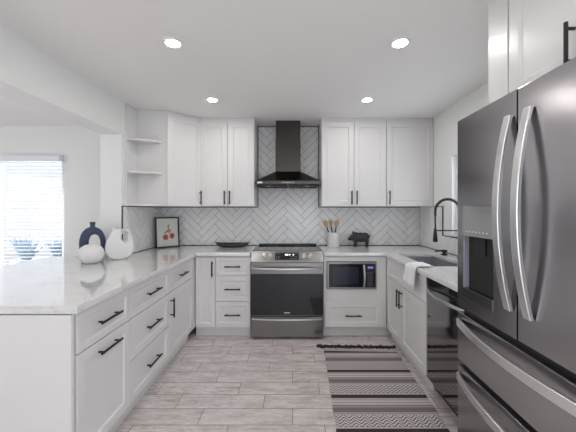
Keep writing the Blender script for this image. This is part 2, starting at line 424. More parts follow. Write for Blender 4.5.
def base(name, label, loc, rz, w, depth=.60, hollow=False, toe=True, group='white base cabinets'):
    r = thing(name, label, 'cabinet', loc, rz, group)
    b = MB(); e = .0008
    if hollow:
        b.box(e, .018, .021, depth, Z0, ZT+.002); b.box(w-.018, w-e, .021, depth, Z0, ZT+.002)
        b.box(.018, w-.018, .021, depth, Z0, Z0+.018); b.box(.018, w-.018, depth-.01, depth, Z0+.018, ZT)
        b.box(.018, w-.018, .021, .04, ZT-.21, ZT+.002)
    else: b.box(e, w-e, .021, depth, Z0, ZT+.002)
    b.build('carcass', 'cab', r)
    if toe: MB().box(e, w-e, .05, .065, 0, Z0).build('toe_kick', 'toe', r)
    return r
# left run (local x = world +Y)
L90 = PI/2
Y1, Y2, Y3, Y4 = 1.413, 1.889, 2.488, 3.085
r = base('base_cabinet', 'white pull-out cabinet nearest the camera at the peninsula end, drawer above one tall front', (LF, Y1, 0), L90, Y2-Y1)
drawer(r, 0.012, Y2-Y1, Z1, ZT); door(r, 0.012, Y2-Y1, Z0, Z1, 'H', hz=.60, hl=.19)
r = base('base_cabinet', 'white three-drawer cabinet in the middle of the left run', (LF, Y2, 0), L90, Y3-Y2)
drawer(r, 0, Y3-Y2, Z1, ZT); drawer(r, 0, Y3-Y2, Z2, Z1); drawer(r, 0, Y3-Y2, Z0, Z2)
r = base('base_cabinet', 'white cabinet at the far left of the run, small drawer over one door', (LF, Y3, 0), L90, Y4-Y3)
drawer(r, 0, Y4-Y3, Z1, ZT, hl=.17); door(r, 0, Y4-Y3, Z0, Z1, 'L', hz=.527)
MB().box(Y4-Y3+.002, BF-Y3-.001, .001, .021, Z0, ZT).build('corner_filler', 'cab', r)
# peninsula end panel and back
r = thing('peninsula_back_panel', 'plain white end panel and back of the peninsula under the worktop overhang', 'panel', (0, 0, 0))
MB().box(-2.06, LF-.004, Y1-.022, Y1-.002, 0, ZT+.002).build('end_panel', 'cab', r, bevel=.001)
MB().box(-2.06, -2.04, Y1-.002, 2.86, 0, ZT+.002).build('back_panel', 'cab', r)
# corner base cabinet: door faces camera
XC0, XC1, XC2 = LF+.002, -.826, -.446
r = base('corner_base_cabinet', 'white corner cabinet with one tall door left of the narrow drawer stack', (XC0, BF, 0), 0, XC1-XC0, depth=.598)
b = MB().shaker(.012, XC1-XC0-G, Z0+G, ZT-G, st=.05).build('door', 'cab', r, bevel=.0012, seg=1)
x = XC1-XC0-.028; handle(b, (x, 0, .655), (x, 0, .82), F)
MB().box(-.60, -.003, .0, .598, Z0, ZT+.002).build('blind_corner_carcass', 'cab', r)
r = base('base_cabinet', 'narrow white three-drawer cabinet directly left of the range', (XC1, BF, 0), 0, XC2-XC1, depth=.598)
for a, c in ((Z1, ZT), (Z2, Z1), (Z0, Z2)): drawer(r, 0, XC2-XC1, a, c, hl=.17)
# microwave cabinet
MX0, MX1 = .340, .985; mw = MX1-MX0
r = thing('microwave_cabinet', 'white cabinet right of the range with a microwave niche above one wide drawer', 'cabinet', (MX0, BF, 0), 0, 'white base cabinets')
n0, n1, nz0, nz1 = .032, .568, .520, .818
b = MB()
b.box(0, n0, 0, .03, Z0, ZT+.002); b.box(n1, mw+.028, 0, .03, Z0, ZT+.002)
b.box(n0, n1, 0, .03, nz1, ZT+.002); b.box(n0, n1, 0, .03, .395, nz0); b.box(n0, n1, 0.005, .03, Z0, .395)
b.build('face_frame', 'cab', r, bevel=.001, seg=1)
b = MB(); b.box(0, .018, .03, .598, Z0, ZT+.002); b.box(mw-.018, mw, .03, .598, Z0, ZT+.002); b.box(.018, mw-.018, .03, .598, Z0, Z0+.018)
b.box(.018, mw-.018, .03, .598, nz0-.022, nz0-.004); b.box(.018, mw-.018, .588, .598, Z0+.018, ZT)
b.build('carcass', 'cab_in', r)
o = MB().shaker(.014, .622, .118, .380, y=-.018, t=.018, st=.05).build('drawer', 'cab', r, bevel=.0012, seg=1)
handle(o, (.225, -.018, .245), (.40, -.018, .245), F)
MB().box(0, mw+.10, .05, .065, 0, Z0).build('toe_kick', 'toe', r)
# sink cabinet (local x = world -Y)
SY0 = 3.137; SY1 = 2.206
r = base('sink_base_cabinet', 'white sink cabinet on the right with two doors and paired upright handles', (RF, SY0, 0), -PI/2, SY0-SY1, hollow=True)
w_ = SY0-SY1
o = MB().shaker(.03, w_-.012, Z1+G, ZT-G, st=.04).build('false_drawer_front', 'cab', r, bevel=.0012, seg=1)
door(r, .03, .418, Z0, Z1, 'R', hz=.54); door(r, .418, w_-.012, Z0, Z1, 'L', hz=.54)
MB().box(.0, .03, .001, .02, Z0, ZT).build('corner_filler', 'cab', r)

# wall cabinets
def wallcab(label, x0, x1, doors, name='wall_cabinet', loc=None):
    r = thing(name, label, 'cabinet', (x0, UF, UB), 0, 'white wall cabinets')
    w = x1-x0
    MB().box(.0005, w-.0005, .021, BY-UF-.002, 0, UT-UB).build('carcass', 'cab', r)
    MB().box(.0005, w-.0005, .012, BY-UF-.002, UT-UB, CEIL-UB-.001).build('top_filler', 'cab', r)
    for a, c, h in doors: door(r, a*w, c*w, 0, UT-UB, h, hz=.102, hl=.16, st=.06)
    return r
wallcab('white two-door wall cabinet left of the range hood', -1.064, HX0, [(0, .5, 'R'), (.5, 1, 'L')])
wallcab('white two-door wall cabinet right of the range hood', HX1, 1.10, [(0, .5, 'R'), (.5, 1, 'L')])
wallcab('white one-door wall cabinet against the right wall', 1.101, RX-.002, [(0, 1, 'L')])
r = thing('corner_wall_cabinet', 'white diagonal corner wall cabinet beside the open rounded shelves', 'cabinet', (0, 0, UB), 0, 'white wall cabinets')
P5 = [(LX+.002, BY-.002), (-1.066, BY-.002), (-1.066, 3.428), (-1.352, 3.142), (LX+.002, 3.142)]
MB().prism(P5, 'z', 0, UT-UB).build('carcass', 'cab', r)
P6 = [(x+.0, y) for x, y in P5]; MB().prism(P6, 'z', UT-UB, CEIL-UB-.001).build('top_filler', 'cab', r)
T = Matrix.Translation((-1.352, 3.142, 0)) @ Matrix.Rotation(PI/4, 4, 'Z') @ Matrix.Translation((0, -.021, 0))
o = MB().shaker(.003, .401, .0, UT-UB, st=.06).build('door', 'cab', r, bevel=.0012, seg=1, tf=T)
h = handle(o, (.375, 0, .022), (.375, 0, .182), F); h.data.transform(T)
# open shelf unit
r = thing('open_corner_shelf', 'white open end shelf unit with rounded shelves on the left wall', 'shelf', (LX, 3.14, UB), 0)
MB().box(.001, .016, -.205, 0, 0, CEIL-UB-.001).build('side_panel', 'cab', r, bevel=.001)
for z, nm in ((.0, 'shelf'), (.335, 'shelf'), (.668, 'shelf')):
    pts = [(.016, 0)] + [(.016+.272*math.sin(a), -.19*math.cos(a)) for a in [k*PI/24 for k in range(13)]]
    MB().prism(pts, 'z', z, z+.02).build(nm, 'cab', r, bevel=.002)
# cabinet above the fridge
FX = 1.01
r = thing('over_fridge_cabinet', 'white two-door wall cabinet above the refrigerator', 'cabinet', (FX, 1.50, 1.875), -PI/2, 'white wall cabinets')
MB().box(0, .82, .021, RX-FX-.002, 0, CEIL-1.875-.001).build('carcass', 'cab', r)
MB().box(0, .133, -.002, .021, -.01, CEIL-1.875-.001).build('filler_panel', 'cab', r, bevel=.002)
for a, c, h in ((.136, .487, 'R'), (.487, .82, 'L')): door(r, a, c, 0, .565, h, hz=.085, hl=.16, st=.06)

# ------------------------------------------------------------------ worktops
def slab(loops, name, label):
    b = flat(loops, .019)
    o = b.build(name, 'quartz', bevel=.0025, tf=Matrix.Translation((0, 0, CT-.019)))
    return tag(o, label, 'countertop')
rc = .03
LE = -1.022
rc = .008
near = [(LE-rc+rc*math.sin(a), 1.385+rc-rc*math.cos(a)) for a in [k*PI/12 for k in range(7)]]
slab([near + [(LE, 3.115), (-.448, 3.115), (-.448, BY-.010), (LX+.010, BY-.010), (LX+.010, JY-.006), (-2.37, JY-.006), (-2.37, 1.385)]],
     'countertop', 'white veined quartz worktop of the left peninsula, running to the range')
SX0, SX1, SYa, SYb = 1.115, 1.50, 2.36, 3.10
rr = .02
hole = []
for cx, cy, a0 in ((SX0+rr, SYa+rr, PI), (SX1-rr, SYa+rr, 1.5*PI), (SX1-rr, SYb-rr, 0), (SX0+rr, SYb-rr, .5*PI)):
    hole += [(cx+rr*math.cos(a0+k*PI/8), cy+rr*math.sin(a0+k*PI/8)) for k in range(5)]
slab([[(.340, 3.115), (.993, 3.115), (.993, 1.605), (RX-.010, 1.605), (RX-.010, BY-.010), (.340, BY-.010)], hole[::-1]],
     'countertop', 'white veined quartz worktop on the right, cut out for the sink')
# sink
r = thing('kitchen_sink', 'undermounted stainless steel sink in the right worktop', 'sink', ((SX0+SX1)/2, (SYa+SYb)/2, .66))
b = MB(); hx, hy, dz, t = (SX1-SX0)/2+.004, (SYb-SYa)/2+.004, .215, .004
b.box(-hx, hx, -hy, hy, 0, t); b.box(-hx-t, -hx, -hy-t, hy+t, 0, dz); b.box(hx, hx+t, -hy-t, hy+t, 0, dz); b.box(-hx, hx, -hy-t, -hy, 0, dz); b.box(-hx, hx, hy, hy+t, 0, dz)
b.build('basin', 'sink', r, bevel=.002)
MB().lathe([(0, .004), (.045, .004), (.045, .007), (.03, .006), (0, .006)], 24).build('drain', 'steel', r, smooth=True)
# ------------------------------------------------------------------ faucet
fx, fy = 1.590, 2.76
r = thing('kitchen_faucet', 'black spring-neck faucet standing behind the sink', 'faucet', (fx, fy, CT))
MB().lathe([(0, 0), (.028, 0), (.028, .01), (.02, .02), (.017, .06), (.017, .27), (0, .27)], 20).build('base', 'black', r, smooth=True)
arc = [(0, 0, .27+.02*k) for k in range(9)]
R_ = .118; zc = .44
arc = [(0, 0, .27), (0, 0, .35), (0, 0, .44)] + [(-R_+R_*math.cos(a), 0, zc+R_*math.sin(a)) for a in [k*PI/16 for k in range(1, 17)]] + [(-2*R_, 0, .40), (-2*R_, 0, .35), (-2*R_+.002, 0, .28)]
MB().tube(arc, .0075, 10).build('hose', 'black', r, smooth=True)
# spring coil
P = [Vector(p) for p in arc[1:-2]]; seglen = [0]
for a, c in zip(P, P[1:]): seglen.append(seglen[-1]+(c-a).length)
tot = seglen[-1]; coil = []; N = 620
for i in range(N+1):
    s_ = tot*i/N; k = max(j for j in range(len(seglen)) if seglen[j] <= s_+1e-9); k = min(k, len(P)-2)
    f = (s_-seglen[k])/(seglen[k+1]-seglen[k]); p = P[k].lerp(P[k+1], f); t = (P[k+1]-P[k]).normalized()
    a = Vector((0, 1, 0)); c = t.cross(a); an = i*2*PI/12
    coil.append(p+(a*math.cos(an)+c*math.sin(an))*.0125)
MB().tube(coil, .0023, 5).build('spring', 'black', r, smooth=True)
MB().lathe([(0, .155), (.021, .155), (.022, .17), (.018, .22), (.013, .275), (.011, .285), (0, .285)], 20, (-2*R_, 0, 0)).build('spray_head', 'black', r, smooth=True)
MB().tube([(0, 0, .262), (-2*R_+.016, 0, .262)], .006, 10).build('support_arm', 'black', r)
MB().tube([(0, -.017, .08), (0, -.07, .10)], .006, 10).build('lever', 'black', r)
r = thing('soap_dispenser', 'small black soap pump on the worktop behind the sink, left of the faucet', 'soap dispenser', (1.545, 2.965, CT))
MB().lathe([(0, 0), (.032, 0), (.032, .010), (.016, .014), (.016, .030), (.030, .034), (.030, .050), (0, .053)], 20).build('pump', 'black', r, smooth=True)
MB().tube([(-.005, 0, .043), (-.078, 0, .041), (-.088, 0, .033)], .009, 10).build('spout', 'black', r, smooth=True)

# ------------------------------------------------------------------ range
RX0, RX1 = -.443, .335; rw = RX1-RX0
r = thing('range', 'stainless steel slide-in electric range with black glass oven door', 'stove', (RX0, 3.085, 0))
MB().box(.004, rw-.004, .03, .63, .04, .814).build('body', 'gasket', r)
pan = [(.012, .822), (.03, .822), (.60, .895), (.60, .926), (.115, .926), (.105, .921), (.012, .835)]
MB().prism([(.004, .815), (.62, .815), (.62, .921), (.088, .921), (.004, .824)], 'x', 0.002, rw-.002).build('control_panel', 'steel_l', r, bevel=.003)
cp = r.children[-1]
sl = Vector((0, .084, .097)).normalized(); nn = Vector((0, -sl.z, sl.y)); o0 = Vector((0, .004, .824))
def onp(x, v, h=0): return o0 + Vector((x, 0, 0)) + sl*v + nn*h
def pbox(x0, x1, v0, v1, h0, h1, b=None):
    b = b or MB(); pts = [onp(x, v, h) for x in (x0, x1) for v in (v0, v1) for h in (h0, h1)]
    V = [b.bm.verts.new(a) for a in pts]
    for f in ((0, 1, 3, 2), (4, 6, 7, 5), (0, 4, 5, 1), (2, 3, 7, 6), (0, 2, 6, 4), (1, 5, 7, 3)): b.bm.faces.new([V[i] for i in f])
    return b
dp = pbox(.262, .515, .022, .112, 0, .003).build('display', 'glass_blk', cp)
pbox(.368, .402, .075, .092, .003, .004).build('clock_digits', 'digits', dp)
for x in (.412, .45): pbox(x, x+.014, .076, .088, .003, .004).build('display_mark', 'digits', dp)
for i, x in enumerate((.275, .292, .309, .425, .442, .459, .476, .493)):
    for v in (.035, .055, .09): pbox(x, x+.007, v, v+.006, .003, .004).build('key_mark', 'print', dp)
for x in (.142, .210, .572, .640):
    b = MB(); c = onp(x, .066); rg = []
    b.tube([c, c+nn*.006], .024, 20); b.tube([c+nn*.006, c+nn*.032], [.019, .016], 20)
    kb = b.build('knob', 'handle', r)
    pbox(x-.004, x+.004, .048, .084, .032, .04).build('knob_grip', 'handle', kb)
MB().box(.004, rw-.004, .094, .60, .9215, .9265).build('glass_cooktop', 'glass_blk', r, bevel=.001)
for cx, cy, rad in ((.19, .23, .10), (.57, .23, .12), (.19, .46, .075), (.57, .46, .09)):
    pts = [(cx+rad*math.cos(k*PI/24), cy+rad*math.sin(k*PI/24)) for k in range(48)]; pi_ = [(cx+(rad-.003)*math.cos(k*PI/24), cy+(rad-.003)*math.sin(k*PI/24)) for k in range(48)]
    flat([pts, pi_[::-1]], .0002).build('burner_ring', 'print', r, tf=Matrix.Translation((0, 0, .9268)))
MB().box(.03, rw-.03, .56, .625, .915, .945).build('rear_vent', 'black', r, bevel=.003)
# oven door
od = MB().box(.003, rw-.003, 0, .03, .25, .812).build('oven_door', 'steel', r, bevel=.003)
MB().box(.006, rw-.006, -.003, .0, .258, .695).build('door_glass', 'glass_blk', od, bevel=.001)
b = MB()
b.box(.36, .42, -.0035, -.003, .280, .290)
b.build('maker_mark', 'handle', od)
def bowbar(x0, x1, z, bow, hw, t, y=0, n=18, axis='x'):
    pts = []
    for k in range(n+1):
        f = k/n; pts.append((x0+(x1-x0)*f, y-.012-bow*math.sin(PI*f)**.8, z))
    return pts
MB().ribbon(bowbar(.02, rw-.02, .757, .050, .022, .014), .015, .014, (0, 0, 1)).build('handle', 'handle', od, bevel=.003)
MB().box(.01, rw-.01, .012, .03, .813, .821).build('vent_slot', 'gasket', r)
dr = MB().box(.003, rw-.003, 0, .03, .025, .24).build('storage_drawer', 'steel', r, bevel=.003)
MB().ribbon(bowbar(.02, rw-.02, .222, .03, .014, .01), .014, .01, (0, 0, 1)).build('handle', 'handle', dr, bevel=.003)
for x in (.06, rw-.06):
    for y in (.06, .55): MB().tube([(x, y, 0), (x, y, .04)], .018, 12).build('foot', 'gasket', r)

# ------------------------------------------------------------------ hood
hc = -.047
r = thing('range_hood', 'dark bronze steel chimney range hood over the range', 'range hood', (hc, 3.30, 1.64))
wd = .375; D = BY-.010-3.30
MB().box(-wd, wd, 0, D, .02, .062).build('rim', 'hood', r, bevel=.002)
b = MB(); cy0 = .20; cw = .151
lo = [(-wd+.006, .005, .062), (wd-.006, .005, .062), (wd-.006, D, .062), (-wd+.006, D, .062)]; hi = [(-cw, cy0, .19), (cw, cy0, .19), (cw, D, .19), (-cw, D, .19)]
A = [b.bm.verts.new(p) for p in lo]; B = [b.bm.verts.new(p) for p in hi]
b.bm.faces.new(A); b.bm.faces.new(B)
for i in range(4): b.bm.faces.new([A[i-1], A[i], B[i], B[i-1]])
b.build('canopy', 'hood', r)
MB().box(-cw, cw, cy0, D, .19, .575).build('lower_chimney', 'hood', r, bevel=.002)
MB().box(-cw+.004, cw-.004, cy0+.004, D, .575, CEIL-1.64-.001).build('upper_chimney', 'hood', r)
for s in (0, 1):
    x0 = -wd+.02 if s == 0 else .006
    f = MB().box(x0, x0+wd-.026, .02, D-.02, .006, .02).build('grease_filter', 'gasket', r, bevel=.002)
b = MB()
for k in range(5): b.tube([(-.06+.03*k, -.001, .041), (-.06+.03*k, -.005, .041)], .005, 12)
b.build('control_buttons', 'handle', r)
MB().box(-wd+.03, -wd+.085, -.0015, 0, .033, .05).build('maker_mark', 'handle', r)
for s in (-1, 1): MB().tube([(s*.22, .06, .004), (s*.22, .06, .02)], .025, 16).build('hood_lamp', 'lamptrim', r)

# ------------------------------------------------------------------ microwave
r = thing('microwave', 'small stainless steel microwave set in the niche right of the range', 'microwave', (MX0+n0+.004, BF-.006, nz0+.002))
mw_, mh = .528, .292
MB().box(.003, mw_-.003, .01, .40, 0.001, mh-.004).build('body', 'gasket', r)
fr = MB(); fr.box(0, mw_, -.012, .01, 0, .022); fr.box(0, mw_, -.012, .01, mh-.022, mh); fr.box(0, .02, -.012, .01, .022, mh-.022); fr.box(mw_-.012, mw_, -.012, .01, .022, mh-.022)
fr.build('trim_frame', 'steel_l', r, bevel=.002)
dd = MB().box(.02, .385, -.014, .009, .022, mh-.022).build('door', 'glass_blk', r, bevel=.001)
MB().box(.06, .335, -.0155, -.014, .052, mh-.052).build('door_window', mat('microwave_window', (.03, .034, .055), .1), dd)
pts = [(.392, -.02-.03*math.sin(PI*k/12), .03+(mh-.06)*k/12) for k in range(13)]
MB().ribbon(pts, .018, .012, (1, 0, 0)).build('handle', 'handle', dd, bevel=.003)
cp = MB().box(.41, mw_-.012, -.014, .009, .022, mh-.022).build('keypad', 'glass_blk', r)
MB().box(.432, mw_-.036, -.0152, -.014, .222, .244).build('clock_display', 'disp', cp)
b = MB()
for i in range(3):
    for j in range(6): b.box(.432+.024*i, .442+.024*i, -.0146, -.014, .045+.025*j, .050+.025*j)
b.build('keys', 'print', cp)

# ------------------------------------------------------------------ dishwasher (local x = -Y)
DW0, DW1 = SY1-.003, 1.608; dw = DW0-DW1
r = thing('dishwasher', 'black stainless dishwasher between the sink cabinet and the refrigerator', 'dishwasher', (RF, DW0, 0), -PI/2)
MB().box(.002, dw, .03, .60, .11, ZT).build('body', 'gasket', r)
MB().box(.002, dw, .08, .095, 0, .11).build('toe_kick', 'gasket', r)
dd = MB().box(.004, dw-.002, 0, .03, .115, .868).build('door', 'dwsteel', r, bevel=.003)
MB().box(.004, dw-.002, -.002, 0.0, .80, .866).build('control_strip', 'glass_blk', dd, bevel=.001)
pts = [(.03+(dw-.06)*k/20, -.008-.05*math.sin(PI*k/20)**.75, .785) for k in range(21)]
MB().ribbon(pts, .018, .014, (0, 0, 1)).build('handle', 'handle', dd, bevel=.003)

# ------------------------------------------------------------------ refrigerator (local x = -Y)
FH = 1.853; fw = .872
r = thing('refrigerator', 'black stainless four-door refrigerator with ice dispenser at the right edge', 'refrigerator', (.905, 1.596, 0), -PI/2 + math.radians(-1.0))
MB().box(.004, fw-.004, .07, .70, .03, FH-.02).build('body', 'gasket', r)
ft = .06; zd = .851; sx = .432
# left door with dispenser niche
dx0, dx1, dz0, dz1, dzp = .050, .292, .915, 1.392, 1.236
b = MB()
b.box(0, dx0, 0, ft, zd, FH); b.box(dx1, sx-.003, 0, ft, zd, FH); b.box(dx0, dx1, 0, ft, dz1, FH); b.box(dx0, dx1, 0, ft, zd, dz0)
bmesh.ops.remove_doubles(b.bm, verts=b.bm.verts, dist=1e-5)
# weld: drop interior duplicate faces
seen = {}
for f in list(b.bm.faces):
    k = tuple(sorted(v.index for v in f.verts))
b.bm.verts.index_update(); seen = {}; kill = []
for f in b.bm.faces:
    c = f.calc_center_median(); k = (round(c.x, 4), round(c.y, 4), round(c.z, 4), round(f.calc_area(), 5))
    if k in seen: kill += [f, seen[k]]
    seen[k] = f
if kill: bmesh.ops.delete(b.bm, geom=list(set(kill)), context='FACES_ONLY')
dl = b.build('door', 'bsteel', r)
dd = MB(); dd.box(dx0, dx1, .045, ft, dz0, dzp); dd.box(dx0, dx0+.006, .004, .045, dz0, dzp); dd.box(dx1-.006, dx1, .004, .045, dz0, dzp); dd.box(dx0, dx1, .004, .045, dz0, dz0+.01)
dr_ = dd.build('dispenser_niche', 'recess', dl)
MB().box(dx0, dx1, .0, .05, dzp, dz1).build('dispenser_panel', 'panel', dl, bevel=.001)
MB().box(dx0, dx1, -.004, .03, dz0-.002, dz0+.05).build('dispenser_ledge', 'steel', dl, bevel=.002)
b = MB()
for k in range(7): b.box(dx0+.03+.027*k, dx0+.038+.027*k, -.001, .0, dzp+.022, dzp+.027)
b.build('panel_icons', 'frame_w', dl)
MB().box(dx0+.08, dx0+.15, .02, .045, dzp-.09, dzp).build('dispenser_spout', 'gasket', dl, bevel=.003)
dr2 = MB().box(sx+.003, fw, 0, ft, zd, FH).build('door', 'bsteel', r, bevel=.003)
def vbow(x, z0, z1, bow, n=24): return [(x, -.010-bow*(1-abs(2*k/n-1)**2.0), z0+(z1-z0)*k/n) for k in range(n+1)]
for x, dpar in ((sx-.034, dl), (sx+.070, dr2)):
    hh = MB().ribbon(vbow(x, zd+.108, FH-.098, .050), .036, .015, (1, 0, 0)).build('handle', 'handle', dpar, bevel=.003)
for z0, z1 in ((.560, .819), (.06, .529)):
    d_ = MB().box(0, fw, 0, ft, z0, z1).build('freezer_drawer' if z0 < .1 else 'drawer', 'bsteel', r, bevel=.003)
    n = 26; pts = [(.022+(fw-.044)*k/n, -.010-.052*(1-abs(2*k/n-1)**2.0), z1-.050) for k in range(n+1)]
    MB().ribbon(pts, .040, .015, (0, 0, 1)).build('handle', 'handle', d_, bevel=.003)
MB().box(0.01, fw-.01, .03, .07, .03, FH-.01).build('door_gasket', 'gasket', r)
MB().box(.02, fw-.02, .05, .65, 0.0, .03).build('base_grille', 'gasket', r)

# ------------------------------------------------------------------ towel
ny, nx = 26, 40; b = MB(); path = []
yc = 2.40
# path across the worktop and down the front: (x, z)
prof = [(1.118, CT+.006), (1.10, CT+.005), (1.06, CT+.005), (1.02, CT+.006), (.998, CT+.005), (.985, CT-.003), (.980, CT-.02), (.977, CT-.06), (.975, CT-.10), (.972, CT-.13), (.970, CT-.162)]
rings = []
for i, (x, z) in enumerate(prof):
    row = []
    for j in range(nx+1):
        f = j/nx; hang = max(0, i-4)/6
        wid = .185+.03*hang; y = yc+.015*hang+(f-.5)*wid
        fold = hang*(.010*math.sin(f*17)+.006*math.sin(f*31+1))
        row.append(b.bm.verts.new((x-abs(fold)*1.0-(.004*hang), y, z+(.012*f-.012 if i == len(prof)-1 else 0)+(.002*math.sin(f*20+i) if i < 4 else 0)+.001)))
    rings.append(row)
for i in range(len(prof)-1):
    for j in range(nx): b.bm.faces.new([rings[i][j], rings[i][j+1], rings[i+1][j+1], rings[i+1][j]])
o = b.build('dish_towel', 'towel', smooth=True)
sm = o.modifiers.new('solid', 'SOLIDIFY'); sm.thickness = .005; sm.offset = 1
tag(o, 'white dish towel draped over the worktop edge in front of the sink', 'towel')

# ------------------------------------------------------------------ small things on the worktops
# framed print
r = thing('framed_picture', 'black framed fruit print leaning in the left corner of the worktop', 'picture frame', (-1.615, 3.46, CT), math.radians(43))
r.rotation_euler = (math.radians(-5), 0, math.radians(43))
wF, hF, bF = .285, .37, .016
b = MB(); b.box(0, wF, -.01, .01, 0, bF); b.box(0, wF, -.01, .01, hF-bF, hF); b.box(0, bF, -.01, .01, bF, hF-bF); b.box(wF-bF, wF, -.01, .01, bF, hF-bF)
b.build('frame', 'black', r, bevel=.001)
pr = MB().box(bF, wF-bF, -.002, .006, bF, hF-bF).build('print', 'art', r)
def disc(cx, cz, rx, rz, nm, m, y=-.003, n=24):
    MB().prism([(cx+rx*math.cos(k*2*PI/n), cz+rz*math.sin(k*2*PI/n)) for k in range(n)], 'y', y, y+.0008).build(nm, m, pr)
disc(.118, .125, .034, .036, 'printed_fruit', 'peach'); disc(.195, .138, .032, .036, 'printed_fruit', 'peach'); disc(.160, .20, .027, .03, 'printed_fruit', 'peach2', -.0034)
disc(.118, .125, .012, .014, 'printed_seed', 'stem', -.0037); disc(.195, .145, .012, .014, 'printed_seed', 'stem', -.0037); disc(.160, .205, .010, .012, 'printed_seed', 'peach', -.0040)
MB().prism([(.10, .165), (.135, .19), (.15, .215), (.135, .205), (.105, .182)], 'y', -.0045, -.0038).build('printed_leaf', 'stem', pr)
MB().prism([(.14, .255), (.165, .285), (.155, .24), (.16, .22), (.148, .24)], 'y', -.0045, -.0038).build('printed_stem', 'stem', pr)
# black boat tray
b = MB(); n = 28; Lh, Wh = .205, .085; rings = []
for zf, sc, up in ((0, .62, 0), (.022, .85, 0), (.046, 1.0, .014), (.044, .96, .014), (.020, .76, 0), (.012, .5, 0)):
    rings.append([b.bm.verts.new((Lh*sc*math.cos(a)*(1+.06*abs(math.cos(a))**8), Wh*sc*math.sin(a), zf+up*abs(math.cos(a))**4)) for a in [k*2*PI/n for k in range(n)]])
for a, c in zip(rings, rings[1:]):
    for k in range(n): b.bm.faces.new([a[k], a[(k+1) % n], c[(k+1) % n], c[k]])
b.bm.faces.new(rings[0][::-1]); b.bm.faces.new(rings[-1])
o = b.build('serving_tray', 'tray', smooth=True); o.location = (-.735, 3.60, CT)
tag(o, 'long shallow black tray on the worktop left of the range', 'tray')
# utensil crock
cx, cy = .512, 3.62
o = MB().lathe([(0, 0), (.072, 0), (.076, .004), (.076, .170), (.078, .174), (.078, .182), (.071, .182), (.070, .02), (0, .02)], 36).build('utensil_crock', 'white_cer', smooth=True)
o.location = (cx, cy, CT); tag(o, 'white cylindrical crock holding spoons beside the iron pig', 'utensil crock')
def spoon(lean, yaw, hd, label, name='wooden_spoon', kind=0):
    d = Vector((math.sin(lean), 0, math.cos(lean)))
    p0 = Vector((cx+lean*.03+yaw*.2, cy+yaw*.3, CT+.03)); e = p0+d*.21
    rt = thing(name, label, 'utensil', p0, 0, 'spoons in the crock')
    MB().tube([(0, 0, 0), tuple(d*.225)], [.006, .008], 8).build('grip', 'black', rt, smooth=True)
    R = Matrix.Rotation(lean, 4, 'Y')
    b = MB()
    prof = [(-.005, .0), (-.006, .20), (-.009, .225), (-.024, .250), (-.027, .275), (-.020, .30), (0, .31), (.020, .30), (.027, .275), (.024, .250), (.009, .225), (.006, .20), (.005, 0)]
    prof = [(x*(1 if kind == 0 else .85), z) for x, z in prof if z > .21]
    prof = smooth_loop(prof, 4)
    b.prism(prof, 'y', -.005, .005)
    b.build('bowl', 'wood', rt, bevel=.002, tf=R)
spoon(-.30, -.03, 0, 'wooden spoon with dark grip leaning left in the white crock')
spoon(-.16, .09, 0, 'wooden spatula with dark grip standing upright left of centre in the crock', 'wooden_spatula', 1)
spoon(.18, -.06, 0, 'wooden spoon with dark grip leaning right in the white crock')
# iron pig (faces left)
b = MB()
b.ell((0.010, 0, .108), (.105, .054, .056)); b.ell((-.055, 0, .114), (.058, .050, .056)); b.ell((.068, 0, .110), (.056, .050, .054))
b.ell((-.102, 0, .106), (.036, .034, .036)); b.tube([(-.115, 0, .098), (-.150, 0, .088)], [.024, .016], 14)
b.ell((-.152, 0, .088), (.006, .018, .018))
for s in (-1, 1):
    b.ell((-.084, s*.026, .155), (.012, .009, .026), Matrix.Rotation(-.4, 3, 'Y'))
    b.tube([(-.060, s*.028, .090), (-.060, s*.029, .045), (-.064, s*.029, .0)], [.026, .014, .013], 12)
    b.tube([(.078, s*.030, .090), (.092, s*.031, .045), (.088, s*.031, .0)], [.030, .015, .013], 12)
b.tube([(.112, 0, .13), (.130, .006, .135), (.134, -.004, .122), (.126, .004, .112)], .006, 8)
o = b.build('pig_figurine', 'pig', smooth=True)
rm = o.modifiers.new('remesh', 'REMESH'); rm.mode = 'VOXEL'; rm.voxel_size = .0035; rm.use_smooth_shade = True
s_ = o.modifiers.new('smooth', 'SMOOTH'); s_.iterations = 3
o.scale = (.95, 1, 1.08); o.location = (.845, 3.63, CT-.001); tag(o, 'dark cast iron pig figurine on the right worktop', 'figurine')
# vases
def vloop(pts, s, n=6): return [(x*s, y*s) for x, y in smooth_loop(pts, n)]
up = Matrix.Rotation(PI/2, 4, 'X')
# navy arch vase: outline in units (px of the photo, 1 px = d/292)
s = 2.80/292
outer = [(-2.6, 36), (2.6, 36), (2.5, 33), (2.8, 31.4), (6.6, 29.5), (10.4, 25.5), (12.6, 19), (12.8, 12), (11.3, 5), (9, .8), (6.6, 0), (-6.6, 0), (-9, .8), (-11.3, 5), (-12.8, 12), (-12.6, 19), (-10.4, 25.5), (-6.6, 29.5), (-2.8, 31.4), (-2.5, 33)]
hole_ = [(-4.8, 5), (-5.2, 12), (-4.9, 18), (-3, 22.4), (.5, 24), (4, 22.4), (5.9, 18), (6.3, 12), (6.0, 5), (.6, 3)]
b = flat([vloop(outer, s, 5), [(x+1.4*s, y) for x, y in vloop(hole_, s)][::-1]], .042, .018, 5)
o = b.build('arch_vase', 'navy', smooth=True, tf=up); o.location = (-(292-92.6)/292*2.765, 2.765, CT); o.rotation_euler = (0, 0, math.radians(34)); o.scale = (.84, .8, .985)
tag(o, 'navy blue ring-shaped vase with an arched hole at the peninsula corner', 'vase')
